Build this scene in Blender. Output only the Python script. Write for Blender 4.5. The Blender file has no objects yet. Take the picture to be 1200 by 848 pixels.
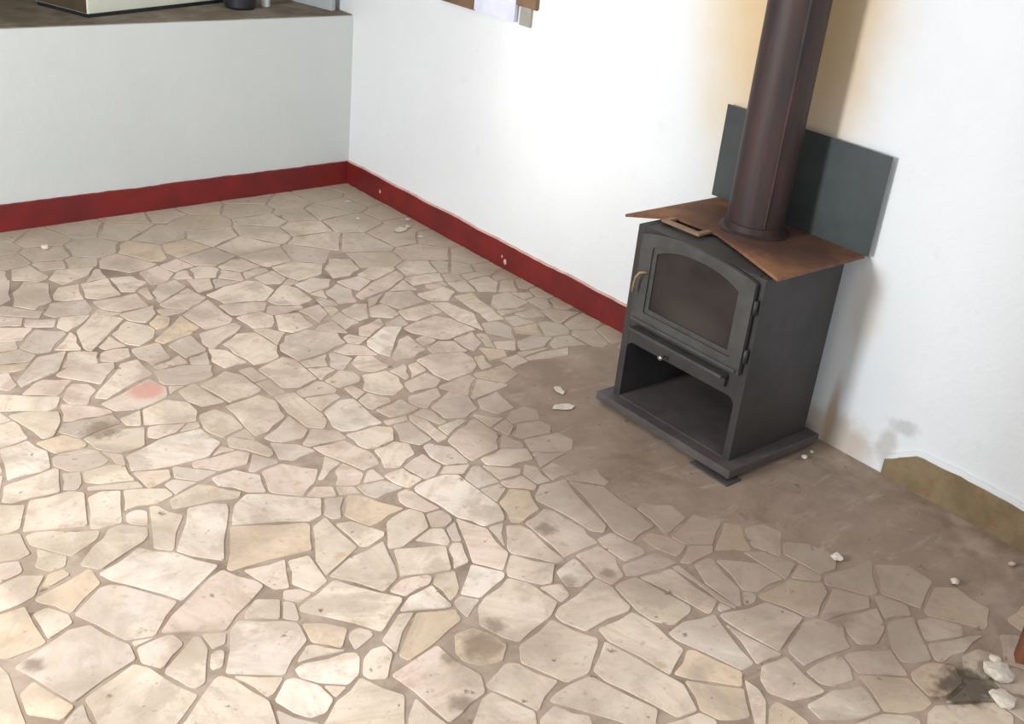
import bpy, bmesh, math, random
from mathutils import Vector, Matrix, noise
random.seed(11)
PI = math.pi
scene = bpy.context.scene
C = scene.collection

# ------------------------------------------------------------------ camera
cam_d = bpy.data.cameras.new('camera')
cam_d.sensor_width = 36.0
cam_d.lens = 1337.16 / 1200.0 * 36.0
cam_d.clip_start = 0.05
cam = bpy.data.objects.new('camera', cam_d)
C.objects.link(cam)
R_ = Vector((-0.76698238, 0.63425092, 0.09728209))
U_ = Vector((-0.21555269, -0.39746861, 0.89193931))
F_ = Vector((-0.6043799, -0.66313232, -0.44156592))
M = Matrix(((R_.x, U_.x, -F_.x), (R_.y, U_.y, -F_.y), (R_.z, U_.z, -F_.z))).to_4x4()
M.translation = Vector((3.5395, 5.476, 2.1135)) * 0.87
cam.matrix_world = M
scene.camera = cam

# ------------------------------------------------------------------ world, daylight, exposure
world = bpy.data.worlds.new('world')
scene.world = world
world.use_nodes = True
wbg = world.node_tree.nodes['Background']
wbg.inputs[0].default_value = (0.75, 0.86, 1.0, 1)
wbg.inputs[1].default_value = 1.0

def area_light(name, loc, direction, sx, sy, watts, col):
    d = bpy.data.lights.new(name, 'AREA')
    d.shape = 'RECTANGLE'; d.size = sx; d.size_y = sy; d.energy = watts; d.color = col
    o = bpy.data.objects.new(name, d); C.objects.link(o)
    o.location = loc
    o.rotation_euler = Vector(direction).to_track_quat('-Z', 'Y').to_euler()
    return o
# daylight entering by the side window (opposite the stove wall) and by the doorway behind the viewer
area_light('window_daylight', (4.22, 2.20, 1.50), (-1, 0, 0), 0.44, 1.0, 142, (0.94, 0.97, 1.0))
sun_d = bpy.data.lights.new('low_sun', 'SUN'); sun_d.energy = 1.15; sun_d.angle = math.radians(9); sun_d.color = (1.0, 0.97, 0.9)
sun = bpy.data.objects.new('low_sun', sun_d); C.objects.link(sun)
sun.rotation_euler = Vector((-4.15, -0.62, -0.52)).to_track_quat('-Z', 'Y').to_euler()
area_light('doorway_daylight', (2.55, 6.02, 1.15), (0, -1, 0), 1.2, 2.1, 54, (0.87, 0.94, 1.0))

vs = scene.view_settings
vs.view_transform = 'Standard'; vs.look = 'None'; vs.gamma = 1.0; vs.use_curve_mapping = False
vs.exposure = -0.30

# ------------------------------------------------------------------ helpers: materials
def lin(r, g, b):
    f = lambda c: (c/255/12.92) if c/255 <= 0.04045 else ((c/255+0.055)/1.055)**2.4
    return (f(r), f(g), f(b), 1)

class Mat:
    def __init__(s, name, rough=0.8, metal=0.0, spec=0.5):
        s.m = bpy.data.materials.new(name); s.m.use_nodes = True
        s.t = s.m.node_tree; s.b = s.t.nodes['Principled BSDF']
        s.b.inputs['Roughness'].default_value = rough
        s.b.inputs['Metallic'].default_value = metal
        s.b.inputs['Specular IOR Level'].default_value = spec
        s.pos = s.n('ShaderNodeNewGeometry').outputs['Position']
    def n(s, typ, **kw):
        nd = s.t.nodes.new(typ)
        for k, v in kw.items(): setattr(nd, k, v)
        return nd
    def l(s, a, b): s.t.links.new(a, b)
    def inp(s, sock, v):
        if hasattr(v, 'is_output') or isinstance(v, bpy.types.NodeSocket): s.l(v, sock)
        else: sock.default_value = v
    def math(s, op, a, b=0.0, c=None):
        nd = s.n('ShaderNodeMath', operation=op)
        s.inp(nd.inputs[0], a); s.inp(nd.inputs[1], b)
        if c is not None: s.inp(nd.inputs[2], c)
        return nd.outputs[0]
    def noise(s, scale, detail=4, rough=0.55, vec=None, dist=0.0):
        nd = s.n('ShaderNodeTexNoise')
        s.l(vec if vec is not None else s.pos, nd.inputs['Vector'])
        nd.inputs['Scale'].default_value = scale; nd.inputs['Detail'].default_value = detail
        nd.inputs['Roughness'].default_value = rough; nd.inputs['Distortion'].default_value = dist
        return nd.outputs['Fac']
    def ramp(s, v, lo, hi, a=0.0, b=1.0):
        nd = s.n('ShaderNodeMapRange'); nd.clamp = True; nd.interpolation_type = 'SMOOTHSTEP'
        s.inp(nd.inputs[0], v)
        for i, x in enumerate((lo, hi, a, b)): nd.inputs[i+1].default_value = x
        return nd.outputs[0]
    def mix(s, f, a, b, mode='MIX'):
        nd = s.n('ShaderNodeMix', data_type='RGBA', blend_type=mode)
        s.inp(nd.inputs[0], f); s.inp(nd.inputs[6], a); s.inp(nd.inputs[7], b)
        return nd.outputs[2]
    def scaled(s, sc, rot=(0, 0, 0)):
        nd = s.n('ShaderNodeMapping'); s.l(s.pos, nd.inputs[0])
        nd.inputs['Scale'].default_value = sc; nd.inputs['Rotation'].default_value = rot
        return nd.outputs[0]
    def blob(s, centre, radii, wob=0.35, nscale=9, soft=0.5):
        """1 inside an ellipsoidal patch of stain with a ragged edge, 0 outside"""
        sub = s.n('ShaderNodeVectorMath', operation='SUBTRACT'); s.l(s.pos, sub.inputs[0]); sub.inputs[1].default_value = centre
        dv = s.n('ShaderNodeVectorMath', operation='DIVIDE'); s.l(sub.outputs[0], dv.inputs[0]); dv.inputs[1].default_value = radii
        ln = s.n('ShaderNodeVectorMath', operation='LENGTH'); s.l(dv.outputs[0], ln.inputs[0])
        d = s.math('ADD', ln.outputs['Value'], s.math('MULTIPLY', s.math('SUBTRACT', s.noise(nscale, 4), 0.5), wob*2))
        return s.ramp(d, 1-soft, 1+soft, 1, 0)
    def color(s, v): s.inp(s.b.inputs['Base Color'], v)
    def bump(s, h, strength=0.3, dist=0.01):
        nd = s.n('ShaderNodeBump'); nd.inputs['Strength'].default_value = strength; nd.inputs['Distance'].default_value = dist
        s.l(h, nd.inputs['Height']); s.l(nd.outputs[0], s.b.inputs['Normal'])

def plaster(name, base, right=False):
    m = Mat(name, 0.85, spec=0.25)
    c = m.mix(m.ramp(m.noise(1.6, 5), 0.35, 0.7), base, tuple(x*0.955 for x in base[:3])+(1,))
    c = m.mix(m.math('MULTIPLY', m.ramp(m.noise(14, 6), 0.6, 0.75), 0.10), c, lin(190, 186, 170))
    if right:
        # heat-yellowed paint around the flue, damp grey patch, rust run, dirty foot of the wall
        c = m.mix(m.math('MULTIPLY', m.blob((0, 2.50, 1.45), (1, 0.33, 0.62), 0.22, 5, 0.55), 0.9), c, lin(226, 198, 152))
        c = m.mix(m.math('MULTIPLY', m.blob((0, 2.62, 1.22), (1, 0.22, 0.34), 0.3, 7, 0.5), 0.4), c, lin(196, 156, 108))
        c = m.mix(m.math('MULTIPLY', m.blob((0, 3.02, 0.50), (1, 0.05, 0.12), 0.3, 12, 0.6), 0.3), c, lin(200, 176, 140))
        c = m.mix(m.math('MULTIPLY', m.blob((0, 2.985, 0.10), (1, 0.018, 0.13), 0.4, 14, 0.6), 0.6), c, lin(176, 122, 62))
        c = m.mix(m.math('MULTIPLY', m.blob((0, 3.00, 0.03), (1, 0.16, 0.09), 0.5, 12, 0.5), 0.6), c, lin(176, 150, 118))
        c = m.mix(m.math('MULTIPLY', m.blob((0, 3.245, 0.185), (1, 0.05, 0.024), 0.7, 26, 0.5), 0.38), c, lin(140, 138, 134))
        c = m.mix(m.math('MULTIPLY', m.blob((0, 3.205, 0.10), (1, 0.03, 0.06), 0.6, 20, 0.5), 0.4), c, lin(150, 135, 115))
    m.color(c)
    h = m.math('ADD', m.math('MULTIPLY', m.noise(7, 6, 0.6), 1.0), m.math('MULTIPLY', m.noise(45, 5, 0.6), 0.25))
    m.bump(h, 0.45, 0.012)
    return m.m

def plain(name, col, rough=0.6, metal=0.0, var=0.12, scale=12, bump=0.15, spec=0.5, streak=None):
    m = Mat(name, rough, metal, spec)
    v = m.scaled(streak) if streak else None
    nz = m.noise(scale, 5, 0.6, v)
    dark = tuple(x*(1-var*2) for x in col[:3])+(1,)
    lite = tuple(min(1, x*(1+var)) for x in col[:3])+(1,)
    m.color(m.mix(m.ramp(nz, 0.3, 0.7), dark, lite))
    m.bump(m.noise(scale*4, 4), bump, 0.003)
    return m.m

def two_tone(name, a, b, scale, lo, hi, rough, metal=0.0, bump=0.2, streak=None, third=None):
    m = Mat(name, rough, metal)
    v = m.scaled(streak) if streak else None
    c = m.mix(m.ramp(m.noise(scale, 6, 0.62, v, 0.3), lo, hi), a, b)
    if third: c = m.mix(m.math('MULTIPLY', m.ramp(m.noise(scale*2.7, 5, 0.6, v), 0.52, 0.68), 0.75), c, third)
    m.color(c); m.bump(m.noise(scale*6, 5), bump, 0.002)
    return m.m

MATS = {}
MATS['wall'] = plaster('white_plaster_dimmed', lin(206, 209, 207))  # white plaster with the left wall's weaker light put into a lower base
MATS['wall_r'] = plaster('white_plaster_stove_side', lin(232, 234, 236), True)
MATS['ceiling'] = plain('ceiling_paint', lin(228, 226, 220), 0.9, var=0.02, bump=0.1)
MATS['red'] = two_tone('red_gloss_paint', lin(124, 30, 28), lin(104, 27, 26), 6, 0.35, 0.65, 0.5, bump=0.25)
MATS['red_edge'] = plain('pinkish_highlight_and_chips', lin(214, 176, 162), 0.8, var=0.08, scale=20)  # painted highlight for the red top edge, also the colour of paint chips
MATS['ochre'] = two_tone('bare_ochre_skirting', lin(140, 122, 94), lin(120, 104, 74), 9, 0.35, 0.65, 0.85, third=lin(138, 98, 70))
MATS['ledge'] = two_tone('dusty_brown_ledge', lin(112, 98, 80), lin(150, 140, 126), 5, 0.35, 0.7, 0.85)
MATS['niche'] = two_tone('brown_recess', lin(84, 72, 50), lin(66, 54, 38), 3, 0.3, 0.7, 0.9)
MATS['steel'] = two_tone('charcoal_stove_paint', lin(57, 53, 53), lin(45, 43, 43), 7, 0.3, 0.7, 0.55, 0.0, 0.12)
MATS['steel_in'] = two_tone('sooty_inner_steel', lin(44, 41, 40), lin(28, 26, 26), 9, 0.3, 0.7, 0.8)
MATS['cast'] = two_tone('grey_cast_iron', lin(72, 70, 68), lin(58, 57, 55), 12, 0.3, 0.7, 0.55, 0.0, 0.3)
MATS['ash'] = two_tone('dusty_base_steel', lin(88, 80, 78), lin(66, 60, 60), 7, 0.3, 0.7, 0.7)
MATS['rust'] = two_tone('rusty_top_steel', lin(140, 92, 62), lin(84, 50, 38), 6, 0.35, 0.62, 0.75, 0.0, 0.3, third=lin(62, 42, 36))
def rust_plate():
    m = Mat('rusty_top_plate', 0.75)
    c = m.mix(m.ramp(m.noise(6, 6, 0.62, None, 0.3), 0.35, 0.65), lin(150, 104, 72), lin(116, 76, 54))
    c = m.mix(m.math('MULTIPLY', m.ramp(m.noise(17, 5), 0.52, 0.7), 0.6), c, lin(88, 58, 46))
    c = m.mix(m.math('MULTIPLY', m.blob((0.16, 2.70, 0.66), (0.20, 0.30, 1), 0.3, 9, 0.4), 0.8), c, lin(68, 46, 40))
    m.color(c); m.bump(m.noise(40, 5), 0.3, 0.002)
    return m.m
MATS['rust_plate'] = rust_plate()
MATS['loop'] = plain('worn_tan_steel', lin(150, 118, 92), 0.6, scale=20)
MATS['pipe'] = two_tone('rusty_flue_steel', lin(62, 43, 40), lin(48, 39, 40), 5, 0.35, 0.65, 0.55, 0.1, 0.2, streak=(5, 5, 0.55), third=lin(80, 46, 38))
MATS['shield'] = two_tone('green_grey_sheet', lin(70, 76, 77), lin(56, 60, 58), 4, 0.3, 0.7, 0.42, 0.0, 0.1)
MATS['brass'] = plain('tarnished_brass', lin(150, 128, 98), 0.5, 0.5, scale=30)
MATS['nickel'] = plain('dull_nickel', lin(190, 184, 176), 0.35, 0.8, scale=30)
MATS['cream'] = plain('cream_enamel', lin(222, 222, 206), 0.5, var=0.03, scale=4)
MATS['black'] = plain('black_enamel', lin(34, 37, 40), 0.45, scale=8)
MATS['bluewhite'] = plain('white_plastic', lin(226, 230, 228), 0.5, var=0.03)
MATS['paleblue'] = plain('pale_grey_board', lin(176, 182, 184), 0.7, var=0.06, scale=6)
MATS['wood'] = two_tone('brown_wood', lin(128, 100, 76), lin(104, 80, 60), 6, 0.35, 0.65, 0.7, streak=(8, 1, 1))
MATS['redwood'] = two_tone('reddish_brown_wood', lin(128, 78, 50), lin(98, 58, 38), 6, 0.35, 0.65, 0.7, streak=(6, 6, 0.6))
MATS['paper'] = plain('lilac_white_paper', lin(222, 224, 240), 0.8, var=0.05, scale=9)
MATS['greystrip'] = plain('grey_strip', lin(160, 156, 146), 0.8, var=0.08)
MATS['chip'] = plain('white_plaster_crumb', lin(212, 200, 186), 0.9, var=0.1, scale=40)
MATS['frame'] = plain('painted_window_frame', lin(205, 205, 198), 0.6, var=0.03)

def glass_mat():
    m = Mat('sooty_stove_glass', 0.4, 0.0, 0.15)
    c = m.mix(m.ramp(m.noise(7, 5), 0.35, 0.7), lin(44, 40, 38), lin(58, 50, 47))
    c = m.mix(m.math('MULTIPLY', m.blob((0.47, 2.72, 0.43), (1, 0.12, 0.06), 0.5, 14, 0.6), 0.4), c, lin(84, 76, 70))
    m.color(c)
    return m.m
MATS['glass'] = glass_mat()

HEARTH = ((0.62, 2.98, 0), (0.62, 0.80, 1))
def floor_grime(m, c, k):
    """tracked dirt: patches everywhere, a brown film before and beside the stove, dust along the walls"""
    g = m.ramp(m.noise(2.3, 6, 0.6), 0.44, 0.66)
    c = m.mix(m.math('MULTIPLY', g, 0.42*k), c, lin(152, 134, 116))
    h = m.blob((0.55, 2.95, 0), (0.52, 0.95, 1), 0.30, 3.5, 0.35)
    c = m.mix(m.math('MULTIPLY', h, 0.80*k), c, lin(138, 118, 103))
    e = m.blob((0.10, 1.3, 0), (0.26, 1.6, 1), 0.35, 4, 0.5)
    c = m.mix(m.math('MULTIPLY', e, 0.5*k), c, lin(150, 138, 122))
    f = m.blob((1.3, 0.05, 0), (1.9, 0.42, 1), 0.35, 4, 0.5)
    c = m.mix(m.math('MULTIPLY', f, 0.55*k), c, lin(158, 146, 128))
    s = m.ramp(m.noise(21, 5, 0.65), 0.635, 0.71)
    c = m.mix(m.math('MULTIPLY', s, 0.75), c, lin(98, 84, 66))
    c = m.mix(m.math('MULTIPLY', m.blob((0.70, 3.93, 0), (0.09, 0.06, 1), 0.9, 26, 0.4), 0.85), c, lin(70, 58, 44))
    return c
def stone_mat():
    m = Mat('cream_paving_stone', 0.62, spec=0.4)
    at = m.n('ShaderNodeAttribute', attribute_name='tint')
    c = at.outputs['Color']
    # each piece has its own bedding direction: the attribute's alpha turns and shifts the grain
    ang = m.math('MULTIPLY', at.outputs['Alpha'], 6.283)
    rot = m.n('ShaderNodeVectorRotate', rotation_type='Z_AXIS'); m.l(m.pos, rot.inputs['Vector']); m.l(ang, rot.inputs['Angle'])
    st = m.n('ShaderNodeMapping'); m.l(rot.outputs[0], st.inputs[0]); st.inputs['Scale'].default_value = (2.5, 14, 1)
    g1 = m.noise(2.0, 6, 0.62, st.outputs[0], 0.5)
    c = m.mix(m.math('MULTIPLY', m.ramp(g1, 0.45, 0.70), 0.55), c, lin(204, 178, 150))
    c = m.mix(m.math('MULTIPLY', m.ramp(g1, 0.30, 0.42, 1, 0), 0.35), c, lin(240, 230, 216))
    c = m.mix(m.math('MULTIPLY', m.ramp(m.noise(6, 6, 0.6), 0.50, 0.72), 0.60), c, lin(182, 164, 146))
    c = m.mix(m.math('MULTIPLY', m.ramp(m.noise(15, 5, 0.6, rot.outputs[0]), 0.60, 0.72), 0.55), c, lin(190, 156, 118))
    # worn mortar slurry left over the pieces
    c = m.mix(m.math('MULTIPLY', m.ramp(m.noise(3.4, 7, 0.68, None, 0.6), 0.48, 0.60), 0.60), c, lin(180, 160, 143))
    c = m.mix(m.math('MULTIPLY', m.ramp(m.noise(34, 4, 0.6), 0.60, 0.70), 0.35), c, lin(150, 130, 108))
    c = m.mix(m.math('MULTIPLY', m.blob((1.768, 1.587, 0), (0.055, 0.05, 1), 0.2, 9, 0.4), 0.7), c, lin(206, 140, 126))
    for (x, y, r) in ((1.613, 3.162, .05), (1.708, 3.155, .022), (1.541, 3.119, .026), (1.147, 3.119, .02), (1.777, 3.289, .026), (1.984, 1.76, .05), (1.156, 2.872, .03), (0.755, 3.594, .03), (2.503, 2.662, .022), (1.27, 3.089, .026)):
        c = m.mix(m.math('MULTIPLY', m.blob((x, y, 0), (r, r, 1), 0.9, 40, 0.6), 0.65), c, lin(112, 88, 66))
    c = floor_grime(m, c, 0.9)
    m.color(c)
    m.bump(m.math('ADD', m.noise(26, 5, 0.6), m.math('MULTIPLY', m.noise(5, 3), 1.5)), 0.35, 0.004)
    return m.m
def mortar_mat():
    m = Mat('brown_mortar', 0.8, spec=0.3)
    c = m.mix(m.ramp(m.noise(7, 6, 0.6), 0.35, 0.68), lin(150, 130, 114), lin(184, 164, 148))
    c = floor_grime(m, c, 0.85)
    w = m.scaled((2, 6, 1), (0, 0, 0.9))
    c = m.mix(m.math('MULTIPLY', m.ramp(m.noise(3.0, 6, 0.65, w, 0.6), 0.54, 0.74), 0.6), c, lin(184, 168, 154))
    c = m.mix(m.math('MULTIPLY', m.ramp(m.noise(4.5, 6, 0.65, None, 0.8), 0.52, 0.7), 0.55), c, lin(112, 94, 80))
    m.color(c)
    m.bump(m.math('ADD', m.noise(30, 6, 0.65), m.math('MULTIPLY', m.noise(6, 4), 1.5)), 0.35, 0.005)
    return m.m
MATS['stone'] = stone_mat(); MATS['mortar'] = mortar_mat()

# ------------------------------------------------------------------ helpers: geometry
def link(name, bm, mat, parent=None, smooth=False, loc=None):
    me = bpy.data.meshes.new(name); bmesh.ops.recalc_face_normals(bm, faces=bm.faces)
    bm.to_mesh(me); bm.free()
    me.materials.append(MATS[mat])
    if smooth:
        for f in me.polygons: f.use_smooth = True
    o = bpy.data.objects.new(name, me); C.objects.link(o)
    if parent is not None: o.parent = parent
    if loc: o.location = loc
    return o
def add_box(bm, x0, x1, y0, y1, z0, z1, bev=0.0):
    vs_ = [bm.verts.new(p) for p in ((x0,y0,z0),(x1,y0,z0),(x1,y1,z0),(x0,y1,z0),(x0,y0,z1),(x1,y0,z1),(x1,y1,z1),(x0,y1,z1))]
    fs = [bm.faces.new([vs_[i] for i in q]) for q in ((0,3,2,1),(4,5,6,7),(0,1,5,4),(1,2,6,5),(2,3,7,6),(3,0,4,7))]
    if bev > 0:
        es = list({e for f in fs for e in f.edges})
        bmesh.ops.bevel(bm, geom=es, offset=bev, segments=2, affect='EDGES', profile=0.6)
def box(name, mat, dims, parent=None, bev=0.0):
    bm = bmesh.new(); add_box(bm, *dims, bev=bev); return link(name, bm, mat, parent)
def boxes(name, mat, lst, parent=None, bev=0.0):
    bm = bmesh.new()
    for d in lst: add_box(bm, *d, bev=bev)
    return link(name, bm, mat, parent)
def prism(name, mat, pts, axis, a, b, parent=None, bev=0.0):
    """extrude a 2-D outline: axis 'z' -> pts (x,y); axis 'x' -> pts (y,z)"""
    bm = bmesh.new()
    mk = (lambda p, t: (p[0], p[1], t)) if axis == 'z' else (lambda p, t: (t, p[0], p[1]))
    lo = [bm.verts.new(mk(p, a)) for p in pts]; hi = [bm.verts.new(mk(p, b)) for p in pts]
    n = len(pts); bm.faces.new(lo[::-1]); bm.faces.new(hi)
    for i in range(n): bm.faces.new((lo[i], lo[(i+1)%n], hi[(i+1)%n], hi[i]))
    if bev > 0: bmesh.ops.bevel(bm, geom=list(bm.edges), offset=bev, segments=2, affect='EDGES', profile=0.6)
    return link(name, bm, mat, parent)
def ring_prism(name, mat, outer, inner, x0, x1, parent=None, bev=0.0):
    """frame between two outlines with the same number of points, in the y-z plane"""
    bm = bmesh.new(); n = len(outer)
    v = [[bm.verts.new((x, p[0], p[1])) for p in pl] for x in (x0, x1) for pl in (outer, inner)]
    o0, i0, o1, i1 = v
    for k in range(n):
        j = (k+1) % n
        bm.faces.new((o1[k], o1[j], i1[j], i1[k])); bm.faces.new((o0[k], i0[k], i0[j], o0[j]))
        bm.faces.new((o0[k], o0[j], o1[j], o1[k])); bm.faces.new((i0[k], i1[k], i1[j], i0[j]))
    if bev > 0:
        es = [e for e in bm.edges if e.calc_face_angle(0) > 0.6]
        bmesh.ops.bevel(bm, geom=es, offset=bev, segments=2, affect='EDGES', profile=0.6)
    return link(name, bm, mat, parent)
def tube(name, mat, pts, r, parent=None, n=10, radii=None):
    bm = bmesh.new(); rings = []
    pts = [Vector(p) for p in pts]
    for i, p in enumerate(pts):
        d = (pts[min(i+1, len(pts)-1)] - pts[max(i-1, 0)]).normalized()
        a = d.orthogonal().normalized() if i == 0 else (rings[-1][1] - d*rings[-1][1].dot(d)).normalized()
        b = d.cross(a); rr = radii[i] if radii else r
        rings.append(([bm.verts.new(p + a*rr*math.cos(2*PI*k/n) + b*rr*math.sin(2*PI*k/n)) for k in range(n)], a))
    for (A, _), (B, _) in zip(rings, rings[1:]):
        for k in range(n): bm.faces.new((A[k], A[(k+1)%n], B[(k+1)%n], B[k]))
    bm.faces.new(rings[0][0][::-1]); bm.faces.new(rings[-1][0])
    return link(name, bm, mat, parent, True)
def lathe(name, mat, prof, centre, parent=None, n=40):
    bm = bmesh.new(); R = []
    for r, z in prof: R.append([bm.verts.new((centre[0]+r*math.cos(2*PI*k/n), centre[1]+r*math.sin(2*PI*k/n), z)) for k in range(n)])
    for A, B in zip(R, R[1:]):
        for k in range(n): bm.faces.new((A[k], A[(k+1)%n], B[(k+1)%n], B[k]))
    bm.faces.new(R[0][::-1]); bm.faces.new(R[-1])
    o = link(name, bm, mat, parent, True)
    md = o.modifiers.new('edges', 'EDGE_SPLIT'); md.split_angle = math.radians(40)
    return o
def thing(name, label, cat, loc=(0,0,0), group=None):
    o = bpy.data.objects.new(name, None); C.objects.link(o)
    o.location = loc; o.empty_display_size = 0.05
    tag(o, label, cat, group); return o
def tag(o, label, cat=None, group=None, kind=None):
    o['label'] = label
    if cat: o['category'] = cat
    if group: o['group'] = group
    if kind: o['kind'] = kind
    return o
def struct(o, label, cat):
    return tag(o, label, cat, kind='structure')
def adopt(root, kids):
    """parent meshes built in world coordinates to an Empty that stands at the thing's base"""
    bpy.context.view_layer.update()
    for k in kids:
        k.parent = root; k.matrix_parent_inverse = Matrix.Translation(-root.location)

# ------------------------------------------------------------------ the room
XR, YB, H = 4.10, 5.90, 2.60
floor = struct(box('floor', 'mortar', (0, XR, 0, YB, -0.12, 0.0)), 'floor of irregular cream stone pieces set in brown mortar', 'floor')
struct(box('wall_right', 'wall_r', (-0.2, 0, -0.95, YB, -0.12, H)), 'white plastered wall behind the wood stove', 'wall')
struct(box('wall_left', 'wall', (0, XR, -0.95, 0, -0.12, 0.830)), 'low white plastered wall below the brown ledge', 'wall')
struct(box('trim_1', 'ledge', (0, XR, -0.95, -0.012, 0.830, 0.834)), 'dusty brown ledge on top of the low white wall', 'ledge')
struct(box('wall_recess', 'niche', (-0.2, XR, -1.05, -0.95, -0.12, H)), 'dark brown back wall of the recess above the ledge', 'wall')
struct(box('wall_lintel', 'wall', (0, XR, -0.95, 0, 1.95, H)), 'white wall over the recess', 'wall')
struct(box('ceiling', 'ceiling', (-0.2, XR+0.2, -1.05, YB+0.2, H, H+0.1)), 'plain pale ceiling of the room', 'ceiling')
# wall with the side window (faces the stove wall)
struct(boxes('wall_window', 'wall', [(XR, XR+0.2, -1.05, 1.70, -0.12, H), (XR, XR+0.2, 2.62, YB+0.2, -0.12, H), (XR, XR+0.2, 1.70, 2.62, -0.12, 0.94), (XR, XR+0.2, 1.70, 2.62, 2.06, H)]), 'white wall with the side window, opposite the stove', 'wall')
w = boxes('window_1', 'frame', [(XR+0.07, XR+0.11, 1.70, 1.74, 0.94, 2.06), (XR+0.07, XR+0.11, 2.58, 2.62, 0.94, 2.06), (XR+0.07, XR+0.11, 1.74, 2.58, 0.94, 0.98), (XR+0.07, XR+0.11, 1.74, 2.58, 2.02, 2.06)])
struct(w, 'pale painted frame of the side window', 'window')
# wall with the doorway, behind the viewer
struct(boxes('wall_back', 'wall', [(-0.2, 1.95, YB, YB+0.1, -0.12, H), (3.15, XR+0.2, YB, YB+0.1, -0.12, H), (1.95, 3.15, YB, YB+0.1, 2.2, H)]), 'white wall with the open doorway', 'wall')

def skirting(name, mat, along, a, b, h, th, rough, edge_mat, label, seed, eh=0.006, hfun=None):
    """painted skirting band with a hand-cut, wavering top edge; along 'x' on wall y=0, along 'y' on wall x=0"""
    n = max(8, int((b-a)/0.025)); prof = []
    for i in range(n+1):
        t = a + (b-a)*i/n
        hh = (hfun(t) if hfun else h) + rough*(noise.noise(Vector((t*5.0, seed, 0)))*1.2 + 0.6*noise.noise(Vector((t*23, seed, 4))))
        prof.append((t, hh))
    def strip(lo, hi, th_):
        bm = bmesh.new(); rows = []
        for t, hh in prof:
            z0, z1 = lo(hh), hi(hh)
            q = [(0.0, z0), (th_, z0), (th_, z1-0.002), (th_-0.002, z1), (0.0, z1)]
            rows.append([bm.verts.new((t, d, z) if along == 'x' else (d, t, z)) for d, z in q])
        for A, B in zip(rows, rows[1:]):
            for k in range(5): bm.faces.new((A[k], A[(k+1)%5], B[(k+1)%5], B[k]))
        bm.faces.new(rows[0]); bm.faces.new(rows[-1][::-1])
        return bm
    o = link(name, strip(lambda h_: 0.0, lambda h_: h_, th), mat)
    struct(o, label, 'baseboard')
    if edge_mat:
        e = link('pale_edge', strip(lambda h_: h_, lambda h_: h_+eh, th*0.75), edge_mat, o)  # on red boards a highlight painted as a pale strip; plaster on the ochre
        e['label'] = 'thin pale strip along the top edge'
    return o
skirting('baseboard_left', 'red', 'x', 0.012, XR, 0.116, 0.012, 0.004, None, 'dark red painted baseboard under the low white wall', 3.1)
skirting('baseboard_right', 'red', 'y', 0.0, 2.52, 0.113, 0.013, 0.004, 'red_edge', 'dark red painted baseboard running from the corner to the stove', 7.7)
def ochre_h(t): return 0.125*min(1, max(0.45, (t-3.12)/0.2))
skirting('baseboard_right', 'ochre', 'y', 3.215, YB, 0.12, 0.012, 0.006, 'wall_r', 'bare ochre brown baseboard to the right of the stove', 2.2, 0.018, ochre_h)
for (t, z, s_) in ((0.31, 0.05, 0.009), (1.285, 0.035, 0.013), (1.262, 0.052, 0.007)):
    bm = bmesh.new(); bmesh.ops.create_icosphere(bm, subdivisions=1, radius=s_)
    for v in bm.verts: v.co = Vector((v.co.x*0.15+0.0135, v.co.y*0.8+t, v.co.z*1.1+z))
    link('chipped_paint', bm, 'red_edge', bpy.data.objects['baseboard_right'])

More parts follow.
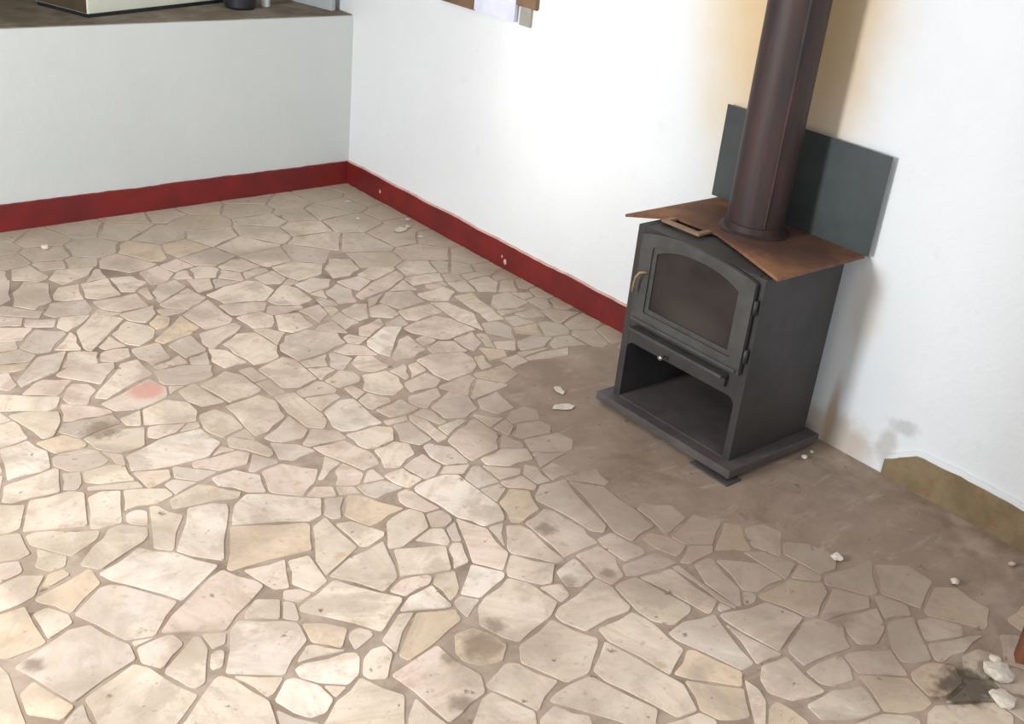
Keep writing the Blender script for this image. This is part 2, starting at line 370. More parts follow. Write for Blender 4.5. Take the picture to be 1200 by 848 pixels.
# ------------------------------------------------------------------ the stone pieces of the floor
STONES = """
g2301,2712 2350,2595 2396,2586 2541,2645 2475,2821 2309,2764
c2245,2946 2297,2804 2320,2774 2437,2815 2452,2823 2458,2912 2451,2938 2339,3013
p1680,3242 1706,3100 1855,3125 1833,3322 1802,3317 1707,3292
g1941,2863 1942,2847 1961,2827 2058,2765 2086,2784 2166,2915 2058,2993 1953,2917
g2143,2624 2227,2498 2254,2475 2279,2474 2367,2539 2303,2692 2241,2713
w1995,2546 2065,2437 2135,2370 2261,2420 2245,2462 2132,2629
p1939,2681 1945,2656 1996,2566 2037,2579 2181,2666 2226,2707 2214,2717 2099,2785 1995,2717
c1295,3532 1348,3313 1441,3371 1446,3376 1447,3414 1446,3421 1389,3601 1334,3612
c1355,3298 1406,3178 1539,3209 1575,3259 1527,3373 1468,3378 1454,3373 1373,3317
c1346,3137 1354,3055 1361,3031 1391,2988 1499,3020 1533,3039 1573,3098 1551,3168 1530,3201 1400,3170
c2125,3046 2157,2944 2179,2912 2199,2920 2346,3025 2159,3151 2137,3089
c1673,2907 1780,2752 1909,2798 1914,2814 1911,2820 1789,2986 1779,2983 1680,2919
o1705,2511 1712,2496 1893,2405 1987,2570 1979,2584 1761,2615
c1866,3197 1918,3092 2006,3128 2094,3194 1937,3300
c1195,3348 1197,3311 1208,3270 1331,3269 1341,3318 1299,3491 1202,3447
w1196,2707 1200,2515 1237,2493 1323,2494 1352,2503 1362,2523 1336,2695 1302,2762 1296,2770 1228,2777 1212,2752
c1409,3556 1464,3386 1481,3383 1529,3379 1583,3384 1604,3394 1466,3610
w1849,2306 1879,2283 1949,2267 2060,2433 2034,2474 2013,2497 1975,2535 1859,2333
w1711,1999 1728,1890 1829,1886 1859,1889 1983,1931 2001,2005 2002,2015 1944,2038 1894,2047 1780,2054
w1612,2416 1734,2316 1784,2288 1835,2318 1869,2371 1886,2402 1696,2497 1656,2489
c1179,3167 1192,3117 1362,3154 1388,3170 1391,3199 1363,3262 1213,3264 1197,3255
g1030,3395 1124,3370 1171,3376 1190,3380 1192,3410 1136,3579 1092,3580
c839,3537 843,3514 872,3439 1020,3403 1027,3424 1024,3481 1002,3586
c2153,2056 2184,2028 2292,2018 2355,2152 2205,2211
g857,2794 929,2715 998,2990 985,3048 875,3030 863,2955
c1540,3357 1583,3254 1606,3239 1688,3268 1695,3281 1644,3406
g779,3620 806,3561 848,3546 966,3583 984,3603 991,3655 832,3681
c1578,2679 1692,2694 1699,2695 1783,2733 1697,2862 1636,2834 1613,2787
v1059,3341 1094,3172 1101,3168 1149,3163 1173,3168 1195,3274 1189,3328 1155,3368 1081,3357
o~354,3692 408,3657 527,3699 537,3717 456,3838 440,3840 360,3800
g1061,2927 1078,2817 1094,2791 1189,2816 1202,3002 1074,3003
o803,3829 902,3752 958,3865 922,3895 869,3918 829,3916
c1000,3607 1081,3593 1123,3622 1145,3665 1118,3716 1070,3733 1033,3741 1021,3741
v930,3781 1001,3748 1100,3744 1111,3794 1061,3828 1018,3849 963,3860 932,3800
o1183,3624 1284,3522 1328,3614 1314,3659 1278,3683 1244,3694
g932,2703 1019,2688 1074,2726 1083,2747 1051,2948 1024,2974 995,2955
o667,3471 735,3409 866,3405 872,3422 827,3538 801,3555 689,3505
c~381,3557 462,3501 566,3592 528,3692 388,3642
o1586,3016 1677,2974 1804,3080 1792,3109 1726,3097 1706,3092 1597,3057
o2450,2449 2521,2450 2566,2587 2544,2612 2471,2610 2453,2603
c2077,2297 2127,2250 2150,2248 2165,2252 2235,2310 2286,2364 2249,2408 2114,2353 2091,2335
v693,4004 835,3922 843,3923 867,3926 957,3958 763,4089 699,4054
w2005,3120 2008,3065 2043,3012 2063,3006 2117,3050 2099,3109 2078,3141 2041,3147
w1880,3016 1901,3004 2006,2981 2024,2985 2030,2989 2033,3016 2007,3056 1953,3099 1915,3084 1881,3036
o1561,3193 1570,3137 1593,3096 1646,3090 1686,3147 1686,3174 1684,3184 1660,3216 1609,3233
c1651,2667 1652,2500 1703,2521 1777,2659 1787,2728
o1142,3584 1182,3460 1198,3452 1288,3492 1286,3500 1267,3530 1181,3617
p1298,2782 1343,2694 1431,2887 1381,2957 1320,2905
c2156,2772 2167,2761 2272,2831 2277,2841 2251,2912 2238,2925 2216,2919 2159,2817
c1443,1843 1471,1784 1598,1799 1600,1809 1608,2014 1563,2013 1479,1962 1466,1953 1448,1873
c1651,3403 1694,3299 1705,3297 1731,3304 1825,3375 1693,3464
o2267,2397 2274,2388 2424,2435 2419,2453 2370,2533 2268,2459
c1447,2790 1457,2780 1577,2726 1628,2833 1557,2862 1496,2881
w2161,1799 2188,1709 2272,1718 2307,1893 2209,1893 2185,1889
g579,3700 625,3679 673,3680 738,3739 744,3746 765,3786 743,3806 693,3828 659,3793
c981,3363 982,3205 986,3194 1087,3175 1044,3384 1032,3388
g993,1500 1078,1424 1175,1436 1231,1493 1249,1531 1231,1634 1112,1624 1011,1590
p1539,2277 1618,2194 1688,2203 1721,2306 1711,2326 1649,2378 1586,2335
p937,2391 941,2271 959,2270 1040,2301 1106,2335 1110,2357 1117,2439 1113,2476 997,2461
v2185,2246 2298,2181 2327,2169 2355,2171 2358,2217 2286,2319 2243,2299 2212,2283 2199,2272
o659,3872 693,3835 718,3823 780,3821 800,3841 817,3898 773,3924 699,3919
c2168,1907 2174,1894 2324,1915 2356,1990 2331,2009 2206,2019
o2476,2834 2522,2711 2559,2733 2567,2802 2512,2859
p1198,2857 1205,2821 1243,2798 1311,2886 1315,2909 1240,3007 1209,3013
v~659,3469 667,3481 602,3580 571,3587 457,3488 456,3480 629,3452
w1214,1957 1260,1945 1345,1985 1372,2081 1362,2123 1320,2140 1221,2144
r1703,1595 1727,1511 1736,1513 1926,1600 1907,1663 1843,1688 1819,1685 1752,1667 1726,1655
c748,3742 814,3703 852,3688 872,3685 895,3740 895,3750 797,3826 786,3813
c750,3391 753,3317 787,3282 844,3235 886,3369 855,3399 753,3402
c1240,1498 1254,1358 1318,1338 1402,1392 1400,1472 1381,1589 1309,1588 1277,1576
c1406,2627 1426,2590 1453,2589 1496,2599 1522,2610 1580,2703 1584,2716 1551,2731 1433,2692
o1509,2455 1542,2440 1555,2452 1603,2520 1596,2545 1580,2582 1568,2603 1541,2602 1439,2580
c2066,2095 2115,2070 2155,2081 2205,2228 2186,2238 2124,2244
v1868,1804 1964,1759 2051,1776 2039,1854 1991,1903 1925,1905 1910,1900
p674,1915 675,1854 790,1812 866,1824 874,1947 855,2012 743,2001 696,1966
g630,3622 748,3593 791,3642 803,3684 761,3711 692,3689 664,3663
v1974,2294 2013,2219 2022,2210 2034,2209 2101,2390 2098,2397 2070,2424 2062,2426
c1444,1764 1451,1641 1489,1581 1606,1634 1576,1787 1492,1780
c1239,1624 1265,1578 1387,1622 1381,1777 1328,1807 1245,1781
c1686,1787 1687,1728 1692,1717 1744,1671 1830,1695 1866,1789 1719,1844
c1701,1473 1703,1363 1763,1366 1898,1514 1927,1553 1896,1580 1705,1492
g521,3415 548,3334 606,3287 652,3324 640,3444 583,3453
p1078,3076 1082,3009 1168,3008 1188,3109 1174,3162 1119,3151
c2371,2359 2419,2329 2490,2344 2523,2444 2460,2440 2418,2427
c1244,3011 1317,2917 1323,2914 1374,2959 1388,2982 1334,3059 1305,3069
p1352,2272 1386,2172 1492,2159 1483,2212 1427,2352 1367,2346 1355,2305
p~686,3121 727,3046 873,3091 866,3138 793,3183
v2557,2659 2567,2610 2577,2600 2648,2822 2581,2867
c1002,1048 1014,952 1053,916 1163,932 1261,973 1236,1077 1082,1122
v1787,2272 1846,2194 1874,2173 1973,2204 1987,2252 1806,2294
p509,1720 532,1610 537,1591 577,1543 677,1557 746,1577 752,1584 749,1628 678,1732 649,1740
c847,3225 868,3217 913,3217 951,3293 952,3409 942,3413 890,3363
p2198,2760 2203,2734 2213,2725 2231,2723 2295,2729 2306,2782 2274,2825 2200,2776
c~799,3560 797,3566 793,3576 645,3612 609,3582 662,3500
c1356,2002 1361,1825 1434,1817 1450,1934 1443,2044 1399,2083 1370,2050
c1614,1041 1616,1030 1689,948 1798,1063 1826,1205 1818,1228 1808,1235
c880,3688 893,3677 956,3667 1004,3669 1011,3716 992,3741 929,3758 895,3724
v518,3919 546,3869 610,3862 668,3907 636,3949 569,3953
c1779,2628 1838,2620 1878,2712 1848,2770 1796,2752
w1384,2964 1438,2888 1540,2974 1504,3015 1408,2986 1393,2979
o1068,2695 1114,2656 1185,2696 1221,2796 1196,2811 1107,2788
g1505,1522 1594,1474 1695,1472 1709,1550 1702,1576 1642,1609 1559,1605 1536,1595
g2032,1934 2038,1863 2062,1838 2072,1834 2134,1825 2164,1835 2175,1878 2149,1932 2098,1948 2060,1949
v2051,1588 2071,1575 2136,1541 2188,1538 2150,1718 2140,1724 2117,1723 2068,1650
c2012,1498 2132,1420 2182,1391 2215,1493 2076,1566 2046,1559
v1732,614 1806,559 1878,646 1914,761 1858,823 1780,783
c~749,2979 820,2920 853,2932 877,3080 761,3049
v~804,3932 682,4003 644,3996 634,3962 663,3923
p1268,1217 1272,1015 1416,1099 1415,1129 1403,1239 1394,1256 1323,1251 1294,1246
g1699,2217 1752,2155 1828,2162 1828,2208 1771,2283 1728,2309
g1884,1200 1889,1197 1982,1199 2093,1332 2095,1381 1956,1328
g867,2134 904,2074 1026,2136 1028,2215 965,2250 894,2224
g~1332,312 1391,230 1475,216 1539,254 1553,385 1472,443 1390,426
p1840,2610 1954,2595 1926,2707 1890,2722
c~566,3249 587,3189 649,3177 701,3249 671,3331
c1810,3057 1811,3033 1845,3026 1877,3042 1909,3087 1906,3102 1902,3111 1868,3130 1811,3069
o1851,2934 1888,2886 1934,2857 1950,2929 1900,2986
d1918,1743 1919,1682 2069,1662 2097,1703 2056,1771
v1608,1867 1637,1803 1694,1813 1702,1827 1720,1899 1716,1924 1695,1976 1615,1956 1611,1940
p1779,1352 1788,1345 1923,1316 1976,1346 1969,1367 1874,1479 1790,1387
g~186,423 217,410 415,437 436,575 416,608 319,647 181,583 167,555
c994,1902 1006,1840 1096,1828 1152,1919 1148,1937 1120,1981 1079,2005 1020,1974
g482,3851 513,3833 642,3783 679,3822 682,3838 673,3847 593,3858 586,3858
g493,3794 539,3726 582,3713 633,3771 628,3783 529,3821
v1953,2192 1957,2151 2011,2118 2061,2097 2098,2193 2003,2207
w1579,2912 1582,2906 1659,2913 1707,2944 1703,2952 1601,3000 1584,3003
g~337,892 302,863 322,653 417,615 540,802 538,817
g1831,1066 1834,1046 1836,1041 1915,985 2002,1090 2005,1107 2002,1117 1976,1169 1929,1178
o~925,122 1071,199 1024,305 821,328 810,319 785,250 796,175
c1222,2293 1231,2281 1255,2257 1338,2268 1367,2370 1327,2393 1242,2353
c2376,2534 2408,2482 2445,2484 2447,2594 2379,2569
p~180,870 297,868 333,898 350,1008 210,1075 168,1089 85,976
o~648,3165 678,3125 794,3192 812,3207 720,3264
c1210,2181 1250,2149 1363,2145 1363,2222 1353,2250 1322,2260 1251,2251 1219,2203
v1555,1178 1558,1140 1608,1071 1617,1063 1645,1084 1700,1139 1696,1206 1688,1241 1656,1272 1648,1271 1594,1239 1581,1227
p~1542,21 1588,19 1703,149 1688,216 1543,249 1500,223 1484,198
p1667,2098 1689,2065 1838,2057 1846,2085 1787,2141 1703,2147
g948,3188 967,3119 1090,3112 1113,3153 1089,3169 995,3186
g984,3082 1006,2982 1065,2985 1074,3035 1070,3103 1060,3107 993,3111
o~1191,409 1289,318 1301,316 1341,345 1384,429 1306,567 1262,587 1232,565
v2006,1982 2036,1955 2119,1954 2133,2006 2100,2035 2011,2066
c~746,2541 761,2479 889,2456 916,2524 811,2586 789,2581
c~1296,72 1385,227 1325,307 1288,311 1110,179 1119,161
p~179,591 315,653 295,861 181,863 98,741
g~1312,12 1443,12 1535,20 1473,209 1391,223 1301,67
p~1389,433 1457,447 1484,485 1508,548 1426,646 1361,641 1327,628 1292,605
v~344,919 359,891 537,825 570,997 429,1051 358,1012
c1551,2645 1603,2554 1646,2542 1645,2668 1627,2679 1614,2677 1561,2661
c~399,3901 439,3872 536,3938 489,4028 409,3992
v~807,325 817,334 843,450 731,620 711,620 647,562 638,431
g2361,2154 2422,2133 2460,2238 2453,2248 2397,2265 2369,2257
c~442,579 642,567 706,625 544,795 423,611
g1005,3600 1038,3438 1088,3585
c916,2506 986,2465 1084,2478 1089,2513 1031,2559 940,2566
c~1007,529 850,449 824,335 1024,312 1064,391
g1447,2062 1455,1955 1591,2037 1576,2072 1554,2089 1486,2099
w1180,3040 1181,3019 1199,3019 1260,3035 1266,3040 1284,3100 1248,3123 1194,3112
w748,1569 809,1537 934,1607 956,1647 954,1707 932,1759
c~750,641 735,627 848,456 1000,536 960,655
c684,893 800,816 897,832 903,874 897,938 871,1007 750,987
g~1078,200 1105,185 1282,315 1186,404 1070,388 1030,308
c1932,2750 1982,2716 2029,2747 2040,2769 1969,2815
c1556,3481 1603,3410 1658,3424 1688,3467 1589,3533 1564,3499
g~712,629 729,631 746,646 784,819 674,892 573,775
v2306,2033 2376,1990 2424,2126 2382,2141 2360,2136 2352,2130
p1481,843 1655,845 1651,924 1606,973 1489,973
g1669,817 1787,793 1794,796 1846,877 1823,918 1706,940 1676,914
c1680,2969 1714,2953 1793,3004 1807,3014 1803,3071
g664,3376 665,3366 694,3288 748,3253 744,3402 730,3402
g~624,3956 638,3998 582,4065 576,4069 501,4030 501,4021 532,3961
v~1546,255 1690,223 1725,265 1710,381 1598,402 1560,384
g~1166,685 1094,724 967,661 1007,537 1190,587
c912,1074 944,1018 950,1015 988,1042 1080,1128 1066,1180 987,1220 917,1197
o1409,1232 1424,1104 1596,1256 1577,1296 1459,1267
c~925,808 905,827 789,808 753,648 960,662
p1911,1670 1918,1649 1954,1601 2029,1544 2036,1556 2062,1648 2042,1660 1950,1672
p1942,1409 1952,1396 2020,1359 2052,1371 2111,1426 2018,1487 2002,1477
g1118,2378 1169,2320 1194,2325 1211,2390 1207,2418 1199,2451 1127,2481
c1520,660 1631,669 1663,801 1626,836 1536,830
o2051,1815 2056,1783 2091,1728 2175,1732 2149,1817 2062,1830
c1585,1776 1616,1614 1631,1615 1685,1638 1687,1713 1662,1770
o1141,3730 1151,3694 1181,3698 1258,3756 1168,3817 1142,3783
p1273,1292 1282,1250 1435,1276 1460,1353 1454,1397 1441,1409 1316,1331
p1209,2448 1220,2362 1273,2374 1314,2394 1314,2409 1298,2487 1262,2487
v2062,2998 2155,2931 2123,3035 2105,3032
p1268,999 1292,881 1454,980 1445,1012 1377,1069 1310,1030
c1839,3327 1851,3216 1898,3255 1932,3303 1858,3353
c~429,426 560,384 631,432 639,560 443,572 422,435
g~715,55 789,173 779,239 774,247 575,249 538,206 545,140
p451,1093 615,1157 742,1232 749,1249 746,1286 587,1245 461,1171
c302,1428 385,1419 391,1424 403,1523 418,1684 349,1696 326,1585
g519,1299 620,1266 698,1335 660,1434 530,1417
c1587,1289 1595,1272 1690,1282 1696,1299 1697,1358 1677,1432 1600,1405
p1901,1508 1908,1455 1953,1430 1991,1474 2013,1513 2008,1552 1960,1588
c1025,1280 1119,1259 1170,1379 1136,1425 1108,1421 1036,1409
v~546,3662 573,3593 594,3589 653,3660 575,3695
g1141,2178 1199,2169 1236,2263 1195,2319 1144,2309
c1154,3643 1157,3604 1163,3609 1261,3723 1235,3731 1176,3686 1168,3678
p870,3148 880,3085 914,3042 949,3048 952,3099 929,3167 903,3164
v2297,2313 2349,2240 2380,2312 2355,2351 2316,2352
o~1191,580 1015,529 1070,395 1184,411 1209,507
g1493,2186 1496,2170 1519,2123 1588,2070 1611,2169 1578,2199
p1559,2881 1561,2866 1600,2851 1632,2844 1665,2856 1687,2868 1662,2907 1582,2900
v1492,2888 1541,2873 1573,2900 1577,2984 1549,2973 1523,2951
c~352,12 423,12 538,139 531,205 406,250 321,202
c423,1596 454,1461 519,1428 523,1621 489,1742
c770,1638 822,1654 929,1764 934,1795 857,1802 782,1772
p1351,2634 1371,2501 1410,2501 1431,2539 1430,2571 1397,2629
c557,898 631,851 712,945 734,1049 655,1054 579,1012
p~1370,2116 1435,2059 1510,2129 1498,2152 1369,2168
c2178,1613 2186,1577 2244,1583 2283,1703 2253,1710 2209,1705 2181,1698
c1602,2103 1621,2036 1675,1980 1685,1983 1705,2032 1629,2144 1610,2140
g760,2156 854,2167 883,2224 852,2286 779,2280
v1520,526 1665,497 1720,576 1690,654 1572,601
c~749,2431 764,2386 841,2367 901,2413 888,2449 782,2468
p1437,2366 1443,2328 1461,2283 1503,2308 1541,2378 1498,2404 1476,2408
c~803,319 634,425 564,379 577,256 779,254
g1466,1275 1517,1288 1571,1314 1560,1433 1473,1413 1468,1400
c~100,2219 149,2274 124,2354 42,2371 12,2309 12,2241
g1381,2492 1406,2428 1494,2411 1495,2466 1476,2497
o~742,2008 750,2013 755,2038 684,2120 608,2095 602,2066 600,2006
c908,3934 915,3908 968,3865 1070,3846 1118,3850 963,3954
p~2003,2036 1999,2119 1987,2126 1922,2107 1906,2060 2002,2021
c259,1058 350,1015 430,1058 446,1160 414,1171 298,1183
v~12,760 13,749 92,744 174,866 79,973 12,976
g~1111,2506 1132,2498 1193,2538 1192,2606 1121,2612 1114,2605
p1086,1144 1129,1115 1216,1089 1264,1085 1263,1166 1261,1186 1234,1199 1130,1201
c1794,1252 1850,1214 1883,1210 1938,1307 1825,1331
c~117,2097 147,2188 133,2203 12,2234 12,2083
c~179,12 331,12 343,26 315,199 148,182 118,141
c1392,1560 1411,1443 1461,1399 1495,1493 1478,1562
c~1841,526 1763,584 1723,569 1707,547 1732,409 1809,425
p873,1992 891,1922 1004,1947 1015,1979 1021,2017 922,2027
c1062,2123 1079,2039 1195,2060 1180,2127 1109,2134
c1287,862 1298,784 1377,801 1428,861 1445,941 1444,967 1306,882
c153,1615 162,1495 174,1489 244,1491 313,1566 308,1614 228,1636
p1127,1263 1148,1207 1218,1205 1253,1213 1257,1217 1244,1326 1176,1344 1150,1316
o~354,3849 367,3858 395,4007 226,4141 181,4084 262,3843
c525,1442 683,1441 698,1520 666,1549 527,1530
c973,1822 982,1721 1032,1694 1082,1734 1084,1796 1051,1828 1032,1831
g~1896,2053 1915,2109 1864,2159 1842,2157 1794,2142 1886,2054
c~402,256 423,422 417,430 222,404 320,209
g2459,2836 2472,2838 2529,2879 2541,2894 2466,2944
c1896,2999 1949,2940 1964,2932 2008,2964 2011,2973
c1305,2483 1322,2400 1393,2403 1391,2451 1377,2485 1364,2500
p923,2033 950,2030 1048,2034 1067,2068 1059,2105 1038,2135 946,2089
p~12,554 12,355 114,368 179,422 161,552
c~1232,1803 1218,1872 1131,1868 1110,1840 1109,1788 1151,1760
c~79,980 163,1094 109,1169 12,1186 12,983
p~1354,1870 1243,1896 1224,1874 1239,1803 1257,1791 1355,1822
p~861,2131 762,2040 765,2009 906,2023 915,2030 919,2038
c~950,12 1082,12 1113,158 1059,185 929,117
c~862,2141 864,2155 857,2161 695,2143 692,2123 759,2046
c~720,12 943,12 922,116 794,168 719,49
p798,3187 859,3149 941,3190 924,3211 824,3210
g~718,2326 740,2284 803,2288 849,2317 853,2357 754,2381
c~12,1889 20,1797 165,1842 171,1898 86,1938 22,1917
c~205,2047 170,2079 128,2066 90,1944 174,1904 204,1929
p1274,726 1300,625 1393,659 1402,793 1382,795 1327,784
c1636,666 1716,666 1757,724 1769,764 1742,796 1683,808 1671,809
g727,1180 749,1104 831,1149 841,1178 848,1277 775,1295
c1406,758 1431,680 1514,661 1528,807 1483,830 1407,770
c1402,2717 1433,2698 1504,2722 1440,2789 1423,2778
p~925,2697 927,2708 848,2795 824,2789 803,2707
c1087,2202 1109,2145 1122,2144 1135,2174 1138,2331 1105,2329 1092,2322
g~149,189 313,206 214,404 194,412 138,379 119,364
g~533,212 570,254 557,378 429,418 410,256
g1976,1182 2011,1112 2089,1116 2116,1188 2009,1217
g1555,2441 1606,2419 1649,2489 1640,2520 1617,2529
p1750,1839 1822,1812 1862,1805 1886,1860 1867,1884 1798,1876
p1915,969 2027,911 2060,1013 2044,1031 1976,1049 1925,987
g~643,4003 688,4011 706,4169 699,4176 579,4080
v1474,978 1615,997 1604,1066 1559,1106 1544,1098 1496,1052
g~494,1766 430,1858 372,1769 384,1696 456,1683
c~1089,12 1305,12 1294,65 1119,153
g289,1917 349,1864 432,1877 457,1907 472,1948 372,1967
p~162,559 174,586 91,737 12,742 12,561
c359,1391 373,1325 517,1335 520,1375 509,1415 438,1450
g748,1055 807,1004 907,1035 896,1136 794,1119
c1400,2797 1421,2784 1446,2800 1489,2881 1437,2879
c~959,699 1005,688 1090,730 1089,760 1032,826 932,807
c131,1314 243,1319 273,1434 203,1469 132,1392
g~2019,786 2019,793 1869,903 1838,854 1942,738
p645,1766 703,1735 775,1766 779,1810 652,1856
c1107,2014 1150,1946 1206,1973 1208,1981 1210,2031 1203,2053 1194,2054 1116,2039
p2402,2269 2460,2252 2488,2324 2472,2334 2418,2323 2407,2313
c1809,2969 1828,2943 1853,2945 1868,2961 1878,3004 1870,3008 1812,2988
c~12,1933 36,1929 83,1945 117,2056 109,2075 56,2082 20,2077 12,2015
g~1664,2103 1721,2182 1707,2199 1622,2188 1618,2171
g~173,1848 176,1834 208,1794 249,1783 306,1894 294,1905 208,1924 203,1919 177,1894
c1742,939 1805,927 1816,942 1844,999 1825,1053 1760,1014 1705,957
p~100,1709 170,1698 184,1814 167,1835 26,1790
p~1109,2610 1116,2617 1113,2649 1051,2702 1030,2688 1032,2617
p~1088,1622 1062,1671 960,1726 962,1643 1008,1595
p1694,1272 1736,1255 1768,1253 1794,1267 1814,1318 1772,1350 1713,1335
c1320,3658 1333,3618 1442,3595 1465,3617 1357,3690
o~142,186 113,361 12,348 12,146 112,145
p1348,2679 1354,2640 1403,2634 1428,2694 1395,2714 1358,2701
c~1104,2509 1107,2603 1030,2610 1007,2586
g2170,1931 2198,2013 2163,2034 2140,2006 2123,1947
g~1573,2989 1579,3011 1581,3060 1509,3019 1545,2978
g955,3194 977,3193 975,3371 966,3409 958,3411
c~1351,1981 1244,1930 1245,1902 1354,1877
c~211,1931 277,1916 339,1954 350,1996 212,2028
c750,1327 792,1305 875,1336 877,1373 865,1447 819,1445
g~2137,2029 2144,2049 2055,2093 2006,2114 2008,2073
p~1284,3081 1347,3061 1339,3143 1300,3134
p~1900,280 1926,321 1825,421 1731,402 1717,383 1732,268
c~984,2572 1025,2615 1023,2681 976,2689 960,2604
c882,2695 899,2610 957,2622 970,2688
c686,1428 688,1377 698,1352 764,1363 805,1434 736,1487 695,1473
c299,1200 345,1184 427,1176 460,1177 474,1185 479,1260 331,1272
g~433,12 713,12 712,48 542,133
v~1477,448 1558,390 1594,408 1614,501 1506,522
g2046,2225 2063,2207 2080,2204 2101,2210 2113,2240 2108,2259 2085,2281 2069,2285
c295,2016 405,1993 499,1999 499,2024 433,2046 340,2067
p535,1730 638,1744 642,1818 635,1868 564,1826
c645,3454 652,3380 665,3383 724,3406 712,3422 665,3465
c436,1054 537,1016 625,1058 594,1133 559,1129 468,1093 439,1073
c~1097,744 1112,722 1152,700 1200,704 1225,808 1147,835 1096,761
g~1110,1630 1159,1720 1147,1754 1130,1766 1053,1703 1093,1628
p~1896,2787 1853,2772 1872,2736 1909,2721 1926,2751
c1812,1102 1818,1060 1915,1171 1847,1208 1834,1209
g601,1135 607,1117 624,1075 740,1081 732,1140 726,1160 706,1204 642,1166
c2099,2792 2141,2767 2150,2766 2153,2827 2120,2827
p920,1247 1020,1261 1003,1392 934,1340
c901,965 910,867 1013,898 1013,906 1005,979 952,1005
p~1599,2351 1644,2382 1609,2411 1568,2429 1552,2378
p782,1470 788,1466 898,1498 933,1553 907,1585 800,1525
g~1920,2114 1953,2124 1948,2190 1867,2165
c~1251,1331 1235,1488 1156,1408 1205,1342
g~950,2606 945,2613 822,2588 919,2530
c~1485,2221 1572,2326 1560,2335 1463,2278
o2317,2388 2324,2358 2352,2357 2364,2359 2392,2399 2376,2409 2336,2396
g~1918,151 1899,272 1730,261 1695,218 1709,150 1806,88
p~1602,408 1712,388 1725,406 1712,481 1621,499
g~1035,2241 1033,2153 1051,2127 1104,2139 1066,2243
c1909,2780 1929,2757 1963,2817 1937,2844 1929,2839
g~109,1176 143,1249 119,1308 98,1307 12,1273 12,1193
w2132,2848 2138,2834 2162,2836 2186,2879 2183,2892 2160,2893
g~2127,3077 2161,3177 2141,3199 2087,3181 2068,3167
p1172,832 1257,802 1275,930 1272,941 1204,929
p1171,690 1197,583 1294,624 1283,670 1265,713
p~1125,1252 1066,1262 989,1251 984,1228 1098,1170 1137,1220
o~366,1774 393,1818 311,1890 257,1783
g~1120,2652 1123,2619 1192,2613 1190,2692
g1821,938 1915,890 1933,929 1936,951 1849,997
c869,1461 888,1345 945,1377 949,1490
o~595,1851 602,1855 634,1962 550,1960 525,1912
g~1390,1706 1441,1705 1436,1811 1385,1816
v~1119,1632 1233,1640 1235,1687 1164,1716
p2096,1265 2135,1244 2168,1348 2132,1386 2101,1366
g1846,522 1901,520 1966,722 1945,733 1903,707
c~253,1214 230,1243 149,1245 115,1173 166,1101
c975,2269 979,2250 991,2243 1083,2251 1086,2312
p~920,2497 904,2469 926,2388 987,2458
p~1394,1595 1447,1596 1442,1698 1390,1699
c~1569,1400 1683,1440 1670,1467 1568,1469 1564,1454
c~1129,2487 1206,2454 1244,2482 1179,2520
c505,2031 506,1964 593,1967 595,2047
c1838,1699 1912,1716 1911,1765 1872,1788
g~952,1400 1020,1412 1053,1438 963,1519 956,1516
o1465,1103 1497,1062 1553,1116 1549,1179 1512,1174 1487,1151
g1916,876 1997,817 2024,903 1943,937
o~12,12 171,12 111,138 17,139 12,97
c246,1306 335,1295 346,1399 277,1423
p1692,1252 1714,1150 1781,1217 1770,1247
p46,1391 114,1381 197,1471 122,1508
p~1037,831 1092,767 1143,841 1076,910 1059,906
c~1239,1795 1155,1754 1166,1723 1236,1695
o2010,1223 2118,1193 2133,1239 2084,1265 2042,1262
g~1239,2782 1292,2777 1309,2874
c855,2313 927,2242 935,2246 932,2340 864,2319
p~1591,12 1803,12 1802,82 1707,143
g~1475,1420 1551,1437 1565,1483 1508,1514
p856,2322 927,2345 928,2356 913,2414 860,2374
g~141,1695 100,1702 56,1622 91,1582 149,1591
g~282,1689 340,1683 357,1767 252,1777
c429,1864 519,1836 541,1890 489,1936
o~18,1389 12,1371 12,1281 115,1321 125,1349 126,1373
p~1401,2356 1421,2358 1468,2409 1398,2423
c~2001,1979 1986,1917 2032,1869 2023,1959
g1356,2707 1397,2721 1417,2780 1395,2793
c920,1829 999,1846 983,1931 970,1928 962,1924 926,1855
o~94,1705 53,1750 12,1739 12,1625 49,1625
p873,1839 913,1843 959,1931 882,1913 876,1893
c173,1671 282,1671 260,1733 182,1752
g~183,1111 210,1082 256,1067 295,1195 257,1208
p~963,1527 995,1540 1005,1588 973,1621 912,1588
c~1546,2382 1559,2426 1501,2452 1499,2410
c~480,1189 607,1264 488,1302
c2001,1048 2066,1031 2091,1111 2011,1106
c~925,832 949,817 1030,833 1051,903 926,866
c~1167,1877 1205,1878 1208,1968 1153,1941
g~797,1536 737,1568 712,1561 696,1480 790,1512
c625,1909 663,1903 704,2001 652,2001
p1958,3102 2002,3068 2000,3110 1996,3118
c~60,1508 85,1578 50,1618 12,1618 12,1503
g~1510,555 1533,555 1607,661 1520,654
w869,3394 889,3374 928,3408 923,3419 900,3424 874,3409
p1383,1072 1443,1022 1480,1021 1483,1032 1483,1071 1473,1084 1405,1085
g~1199,931 1082,914 1148,846 1172,850
p~2249,1482 2343,1538 2330,1587 2187,1571 2201,1507
c~1214,2130 1215,2161 1141,2172 1127,2139
v~513,1752 535,1752 567,1857 542,1877 499,1771
c~1215,724 1228,710 1259,718 1296,759 1293,784 1232,805
g~93,1474 62,1501 18,1496 12,1489 12,1396 42,1396
c~235,1247 259,1218 298,1211 324,1273 321,1290 244,1300 242,1291
p702,1707 726,1672 768,1681 774,1743 734,1742 705,1729
p~126,1308 150,1252 225,1250 233,1283 238,1313
g~1614,2035 1611,1961 1671,1976
g~882,1191 907,1200 917,1268 854,1286 851,1244
v~500,1993 374,1985 373,1972 493,1950 500,1959
